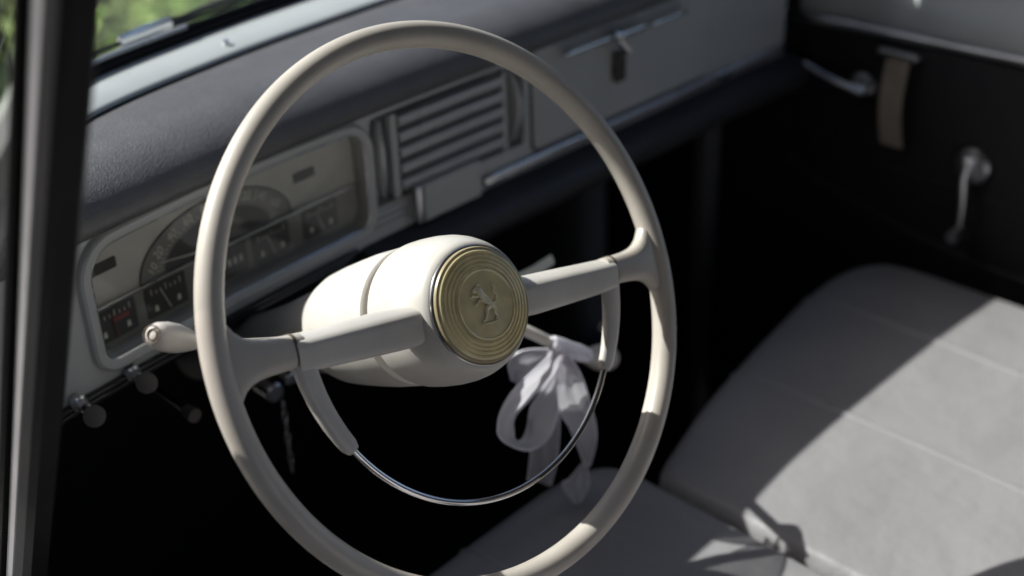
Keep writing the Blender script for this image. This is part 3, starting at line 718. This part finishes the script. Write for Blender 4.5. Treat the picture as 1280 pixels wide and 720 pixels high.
# roof with rolled sides
mb = MB(); rings = []
for k in range(13):
    y = .125 - 1.60 * k / 12
    rings.append([(-.255, y, .475)] + [(.31 - .555 * math.cos(R(a)), y + (.03 if k == 0 else 0) * math.sin(R(a)), .50 + .085 * math.sin(R(a))) for a in range(0, 181, 12)] + [(.875, y, .475)])
mb.loft(rings, closed_ring=False); cpart(mb, 'roof', M['headlining'])
mb = MB(); mb.loft([[(.60, .440, .075), (.61, .350, .200), (.62, .250, .340)], [(.74, .345, .045), (.74, .270, .180), (.735, .160, .340)], [(.84, .215, .000), (.84, .120, .180), (.835, .010, .340)], [(.935, .130, .000), (.925, .010, .180), (.885, -.120, .340)]], closed_ring=False)  # unseen panel added to keep the sun off the passenger door
for p_ in range(1): cpart(mb, 'sun_blocker', M['headlining'])
for s in (0, 1):
    X0, X1 = (-.285, -.235) if s == 0 else (.905, .865)
    cpart(MB().tube([(X0 - .03 * (1 - s), .140 + .095 * s, .07), (X0 - .02 * (1 - s) + (X1 - X0) * .4, -.002 + .132 * s, .24), (X1, -.180 + .15 * s, .49)], [.024, .013, .010], 10), 'windscreen_pillar', M['body'])
mb = MB(); mb.box(-.26, .88, -1.50, -1.46, -.70, .02); mb.box(-.26, .88, -1.50, -1.30, .0, .03); cpart(mb, 'rear_bulkhead', M['soft'], smooth=False)
mb = MB(); mb.box(-.27, .89, -1.50, -1.46, -.02, .50); cpart(mb, 'rear_window_blank', M['headlining'], smooth=False)  # solid panel: rear window closed off to keep sky light out
for X in (-.27, .89):
    mb = MB(); mb.box(X - .012, X + .012, -1.48, -.86, -.70, .49, bev=.005); cpart(mb, 'rear_side_panel', M['headlining'])  # rear sides closed solid, also to hold back sky light
    mb = MB(); mb.box(X - .012, X + .012, -.86, -.76, -.70, .50, bev=.01); mb.box(X - .012, X + .012, -1.50, -1.38, -.70, .50, bev=.01)
    cpart(mb, 'door_pillar', M['headlining'])
mb = MB(); mb.box(-.345, -.315, -.78, .26, -.72, -.60, bev=.01); cpart(mb, 'sill', M['body'])

# ------------------------------------------------------------------ driver's door: the post of the vent window crosses the left of the view
dd = empty('driver_door', (-.31, .2, -.3)); tag(dd, 'near door of the car, its grey metal window post and black rubber at the left edge', 'door')
bpy.context.view_layer.update()
P0 = Vector((-.300, -.155, .475)); P1 = Vector((-.300, .182, -.185)); ax = (P1 - P0).normalized(); sd = Vector((0, 1, 0)); sd = (sd - ax * sd.dot(ax)).normalized(); xo = Vector((1, 0, 0))
def bar(s0, s1, d0, d1, bev=.003):
    c = [(s0, d0), (s1, d0), (s1, d1), (s0, d1)]; q = []
    for i in range(4):
        a, b = Vector(c[i]), Vector(c[(i + 1) % 4]); l = (b - a).length; q += [a.lerp(b, min(.4, bev / l)), a.lerp(b, 1 - min(.4, bev / l))]
    rings = [[P0.lerp(P1, t) + sd * p.x + xo * p.y for p in q] for t in (0, .25, .5, .75, 1)]
    return MB().loft(rings, cap0=True, cap1=True)
world_part(bar(-.0125, .0030, -.006, .010, .004), 'window_post', M['frame_metal'], dd)
world_part(bar(-.0310, -.0127, -.010, .010, .004), 'rubber_channel', M['rubber'], dd)
world_part(bar(.0032, .0090, -.010, .006, .002), 'outer_rubber', M['rubber'], dd)
mb = MB(); mb.box(-.345, -.305, -.76, .27, -.62, -.19, bev=.012); world_part(mb, 'door_panel', M['door'], dd)
mb = MB(); mb.box(-.350, -.318, -.76, .27, -.192, -.175, bev=.006); world_part(mb, 'belt_trim', M['body'], dd)

# ------------------------------------------------------------------ passenger door
pd = empty('passenger_door', (.91, -.2, -.3)); tag(pd, 'far black-trimmed car door with chrome handle, window crank and tan strap', 'door')
bpy.context.view_layer.update()
XD = .900
mb = MB(); mb.box(XD, XD + .03, -.80, .335, -.66, -.070, bev=.008); world_part(mb, 'door_trim_panel', M['door'], pd)
mb = MB(); mb.box(XD - .004, XD + .004, -.80, .325, -.245, -.240, bev=.002); mb.tube([(XD - .001, -.1, -.34), (XD - .001, .02, -.335), (XD - .001, .12, -.32), (XD - .001, .25, -.29), (XD - .001, .32, -.262)], .004, 8)
world_part(mb, 'panel_moulding', M['soft'], pd)
def slopebox(y0, y1, dz, x0, x1, z0, z1, bev):  # box along y
    m = MB(); m.box(y0, y1, x0, x1, z0, z1, nx=8, bev=bev); m.v = [(b, a, c + dz * (y1 - a)) for a, b, c in m.v]; return m
world_part(slopebox(-.80, .328, .020, XD - .010, XD + .012, -.0720, -.0610, .004), 'belt_chrome', M['chrome_dull'], pd)
mb = MB(); rings = []
for y in [-.80 + 1.13 * k / 10 for k in range(11)]:
    dz = .020 * (.33 - y)
    rings.append([(XD + .002, y, -.0625 + dz), (XD + .006, y, -.040 + dz), (XD + .014, y, -.012 + dz * .5), (XD + .024, y, .004), (XD + .042, y, .008), (XD + .07, y, .004), (XD + .08, y, -.05)])
mb.loft(rings, closed_ring=False); world_part(mb, 'upper_sill', M['trim_paint'], pd)
mb = MB(); mb.box(XD + .030, XD + .05, -.80, .20, .004, .014, bev=.003); world_part(mb, 'window_seal', M['rubber'], pd)
# door handle
hy, hz = .198, -.139
def disc(x0, y, z, r, th, seg=28): return MB().tube([(x0, y, z), (x0 - th * .5, y, z), (x0 - th * .85, y, z), (x0 - th, y, z)], [r, r, r * .85, r * .55], seg)
dh = world_part(disc(XD, hy, hz, .0215, .014), 'door_handle', M['chrome'], pd)
world_part(MB().tube([(XD - .018, hy - .008, hz - .0055), (XD - .022, hy + .012, hz + .0005), (XD - .026, hy + .045, hz + .008), (XD - .024, hy + .078, hz + .018)], [.0085, .0070, .0052, .0042], 14), 'handle_lever', M['chrome'], dh)
# window crank
cy, cz = .038, -.206
wc = world_part(disc(XD, cy, cz, .0235, .012), 'window_crank', M['chrome_dull'], pd)
world_part(MB().tube([(XD - .016, cy + .002, cz + .010), (XD - .022, cy + .001, cz - .01), (XD - .024, cy - .004, cz - .045), (XD - .022, cy - .004, cz - .080)], [.0075, .0065, .0046, .0042], 14), 'crank_arm', M['chrome_dull'], wc)
world_part(MB().tube([(XD - .018, cy - .004, cz - .084), (XD - .030, cy - .004, cz - .084), (XD - .042, cy - .004, cz - .084)], [.0085, .0095, .0070], 16), 'crank_knob', M['chrome_dull'], wc)
# pull strap
stp = MB(); rings = []
for k in range(15):
    t = k / 14; z = -.088 - .118 * t; o_ = .010 + .012 * math.sin(math.pi * t)
    y = .1500 - .004 * t
    rings.append([(XD - o_ - .0015, y - .0155, z), (XD - o_ - .0022, y, z), (XD - o_ - .0015, y + .0155, z), (XD - o_ + .0010, y + .0155, z), (XD - o_ + .0010, y - .0155, z)])
stp.loft(rings, cap0=True, cap1=True); sp1 = world_part(stp, 'pull_strap', M['strap'], pd)
mb = MB(); mb.box(XD - .015, XD, .1230, .1790, -.0905, -.0800, bev=.003); world_part(mb, 'strap_bracket', M['chrome_dull'], sp1)

# ------------------------------------------------------------------ seats
def cushion(outline, ztop, rr, depth, dome=.006, side=.45):
    o = densify(outline, .012)
    # make counter-clockwise
    A = sum(o[i - 1][0] * o[i][1] - o[i][0] * o[i - 1][1] for i in range(len(o)))
    if A < 0: o = o[::-1]
    for _ in range(3):
        o = [((o[i - 1][0] + o[i][0] * 2 + o[(i + 1) % len(o)][0]) / 4, (o[i - 1][1] + o[i][1] * 2 + o[(i + 1) % len(o)][1]) / 4) for i in range(len(o))]
    rings = [[(x, y, ztop - depth) for x, y in offset(o, -.01)], [(x, y, ztop - depth * .5) for x, y in offset(o, .004)], [(x, y, ztop - rr * 1.0) for x, y in o]]
    def inset(t):
        q = offset(o, -t); return [(x0_ + (x1_ - x0_) * side, y0_ + (y1_ - y0_)) for (x0_, y0_), (x1_, y1_) in zip(o, q)]
    for k in range(1, 8):
        a = R(90 * k / 7); rings.append([(x, y, ztop - rr + rr * math.sin(a)) for x, y in inset(rr * (1 - math.cos(a)))])
    base = inset(rr); xs = [p[0] for p in base]; ys = [p[1] for p in base]
    cx0, cx1 = min(xs), max(xs); cy0, cy1 = min(ys), max(ys); mx, my = (cx0 + cx1) / 2, (cy0 + cy1) / 2
    for k in range(1, 14):
        t = k / 14; rings.append([(x + (mx - x) * t, y + (my - y) * t, ztop + dome * (1 - (1 - t) ** 2)) for x, y in base])
    mb = MB(); mb.loft(rings, cap1=True); return mb, (lambda x, y: ztop)
def seat(name, label, outline, ztop, seams, rr=.026):
    root = empty(name, (sum(p[0] for p in outline) / len(outline), -.2, ztop - .2)); tag(root, label, 'car seat', 'front seats of the car')
    bpy.context.view_layer.update()
    mb, _ = cushion(outline, ztop, rr, .13); world_part(mb, 'cushion', M['seat'], root, angle=80)
    from mathutils.bvhtree import BVHTree
    bv = BVHTree.FromPolygons([Vector(v) for v in mb.v], mb.f)
    for (xa, ya, xb, yb) in seams:
        P = []
        for k in range(40):
            t = k / 39; x = xa + (xb - xa) * t; y = ya + (yb - ya) * t
            h = bv.ray_cast(Vector((x, y, .5)), Vector((0, 0, -1)))
            if h[0] is not None: P.append((x, y, h[0].z - .0027))
        if len(P) > 3: world_part(MB().tube(P, .0044, 10), 'piping', M['piping'], root)
    xs = [p[0] for p in outline]; x0, x1 = min(xs), max(xs)
    # backrest, leaning back
    m = MB(); m.box(x0 + .005, x1 - .005, -.06, .06, 0, .50, nx=6, bev=.04)
    m.v = [(x, -.555 + y - .30 * z, ztop - .02 + z) for x, y, z in m.v]; world_part(m, 'backrest', M['seat'], root)
    m = MB(); m.box(x0 + .03, x1 - .03, -.50, .03, -.69, ztop - .12, nx=2, bev=.01); world_part(m, 'seat_frame', M['seat_side'], root)
    return root
ZS = -.330
seat('passenger_seat', 'grey vinyl passenger seat half lit by the sun, beside the far door',
     [(.279, -.52), (.279, .025), (.286, .044), (.312, .056), (.351, .067), (.403, .083), (.464, .097), (.571, .117), (.681, .134), (.755, .138), (.798, .128), (.822, .107), (.833, .060), (.834, -.52)], ZS,
     [(.688, .130, .665, -.50), (.490, .097, .486, -.50)])
seat('driver_seat', 'grey vinyl driver seat behind the steering wheel, nearer of the two front seats',
     [(-.235, -.52), (-.235, .060), (-.21, .092), (-.15, .104), (.026, .110), (.103, .114), (.200, .116), (.245, .108), (.265, .092), (.273, .060), (.273, -.52)], ZS,
     [(.078, .108, .080, -.50), (-.075, .104, -.075, -.50)])

# ------------------------------------------------------------------ outside
g = MB(); g.add([(-60, -60, -.95), (60, -60, -.95), (60, 60, -.95), (-60, 60, -.95)], [(0, 1, 2, 3)])
tag(g.build('ground', M['ground'], smooth=False), kind='structure')
wl = MB(); wl.box(-6.5, 1.2, -2.55, -2.35, -.95, 3.6, bev=.03); wl.v = [(b, a, c) for a, b, c in wl.v]  # unseen slab added beside the car to cut sky light on the wheel
tag(wl.build('sky_blocker', M['blocker'], smooth=False), 'unseen added dark wall standing beside the near side of the car', 'blocker')
def bush(loc, w, h, nleaf, mt, label, ls=.062, grp='bushes growing beyond the windscreen'):
    root = empty('garden_bush', loc); tag(root, label, 'bush', grp); bpy.context.view_layer.update()
    mb = MB(); clumps = [(random.uniform(-w, w) * .7, random.uniform(-w, w) * .7, random.uniform(.15, .85) * h, random.uniform(.25, .5) * w) for _ in range(14)]
    for _ in range(int(nleaf * .5)):
        cx, cy, cz, cr = random.choice(clumps)
        d = Vector((random.gauss(0, 1), random.gauss(0, 1), random.gauss(0, 1))).normalized() * cr * random.uniform(.6, 1.05)
        c = Vector((cx, cy, max(.02, cz + d.z * .8))) + Vector((d.x, d.y, 0))
        a = Vector((random.gauss(0, 1), random.gauss(0, 1), random.gauss(0, 1) + .6)).normalized(); b = a.orthogonal().normalized()
        b = (Matrix.Rotation(random.uniform(0, 6.28), 3, a) @ b); q = a.cross(b); s = ls * random.uniform(.6, 1.3)
        mb.add([c - b * s, c + q * s * .38 + a * s * .1, c + b * s, c - q * s * .38 + a * s * .1], [(0, 1, 2, 3)])
    mb.v = [(x + loc[0], y + loc[1], z + loc[2]) for x, y, z in mb.v]
    world_part(mb, 'foliage', mt, root, smooth=False)
    st = MB()
    for k in range(7):
        a = random.uniform(0, 6.28); t = Vector((math.cos(a) * w * .6, math.sin(a) * w * .6, h * .7))
        st.tube([Vector(loc), Vector(loc) + t * .5 + Vector((0, 0, .05)), Vector(loc) + t], [.014, .009, .004], 6)
    world_part(st, 'stem', M['bark'], root)
    return root
BL = [((.15, 2.9), .55, .75, 3800, 'leaf', 'leafy green bush just left of the window post'),
      ((.95, 2.75), .50, .72, 4200, 'leaf', 'bright green bush seen right of the window post'),
      ((1.75, 3.0), .50, .60, 3600, 'leaf2', 'dark green bush in the middle of the windscreen view'),
      ((2.5, 3.1), .45, .75, 3600, 'leaf', 'green bush at the right end of the windscreen view'),
      ((-.55, 3.4), .60, .9, 3200, 'leaf3', 'sage green bush at the left edge of the windscreen view'),
      ((.42, 3.5), .45, .8, 3600, 'leaf3', 'pale sage bush seen left of the window post'),
      ((1.3, 4.4), .8, 1.5, 4200, 'leaf3', 'tall sage bush standing furthest back')]
for (x, y), w, h, nl, mt, lb in BL: bush((x, y, -.95), w, h, nl, M[mt], lb)
def boulder(loc, r, lb):
    bm = bmesh.new(); bmesh.ops.create_icosphere(bm, subdivisions=4, radius=r)
    from mathutils import noise
    for v in bm.verts:
        v.co *= 1 + .22 * noise.noise(v.co * (2.2 / r) * .6) + .05 * noise.noise(v.co * 8 / r); v.co.z *= .62
        v.co += Vector(loc)
    me = bpy.data.meshes.new('garden_boulder'); bm.to_mesh(me); bm.free(); me.materials.append(M['stone'])
    me.polygons.foreach_set('use_smooth', [True] * len(me.polygons))
    o = bpy.data.objects.new('garden_boulder', me); col.objects.link(o); tag(o, lb, 'boulder', 'pale boulders among the bushes')
boulder((1.75, 4.1, -.80), .55, 'pale grey boulder behind the dark green bush')
boulder((.50, 3.9, -.75), .45, 'pale grey boulder behind the window post')
boulder((-.25, 2.3, -.88), .30, 'small pale boulder low at the left edge')

# ------------------------------------------------------------------ light, camera, render
S = Vector((-.61, .905, 1.0)).normalized()
el = math.asin(S.z); az = math.atan2(S.x, S.y)
w = bpy.data.worlds.new('World'); sc.world = w; w.use_nodes = True
nt = w.node_tree; bg = nt.nodes['Background']
sky = nt.nodes.new('ShaderNodeTexSky'); sky.sky_type = 'NISHITA'; sky.sun_disc = False
sky.sun_elevation = el; sky.sun_rotation = az; sky.dust_density = 2.5; sky.air_density = .8; sky.ozone_density = .5
nt.links.new(sky.outputs[0], bg.inputs[0]); bg.inputs[1].default_value = .095
sl = bpy.data.lights.new('sun', 'SUN'); sl.energy = 4.4; sl.angle = R(.53); sl.color = (1, .97, .925)
so = bpy.data.objects.new('sun', sl); col.objects.link(so); so.rotation_euler = (-S).to_track_quat('-Z', 'Y').to_euler()

cam = bpy.data.cameras.new('camera'); co = bpy.data.objects.new('camera', cam); col.objects.link(co); sc.camera = co
yaw, pit, rol = .7837731, .5146840, -.0316720
v = Vector((math.sin(yaw) * math.cos(pit), math.cos(yaw) * math.cos(pit), -math.sin(pit)))
r = Vector((math.cos(yaw), -math.sin(yaw), 0)); u = r.cross(v)
r2 = r * math.cos(rol) + u * math.sin(rol); u2 = -r * math.sin(rol) + u * math.cos(rol)
co.matrix_world = Matrix.Translation((-.5440850, -.5922181, .4691155)) @ Matrix((r2, u2, -v)).transposed().to_4x4()
cam.sensor_width = 36; cam.lens = 1.6180722 * 1000 / 1280 * 36
cam.clip_start = .02; cam.clip_end = 500
cam.dof.use_dof = True; cam.dof.focus_distance = .915; cam.dof.aperture_fstop = 3.1
sc.view_settings.view_transform = 'Standard'; sc.view_settings.look = 'None'; sc.view_settings.gamma = 1; sc.view_settings.use_curve_mapping = False
sc.view_settings.exposure = .55
sc.render.engine = 'CYCLES'; sc.cycles.max_bounces = 8; sc.cycles.transparent_max_bounces = 16
sc.cycles.use_denoising = True; sc.cycles.sample_clamp_indirect = 6
sc.cycles.caustics_reflective = False; sc.cycles.caustics_refractive = False
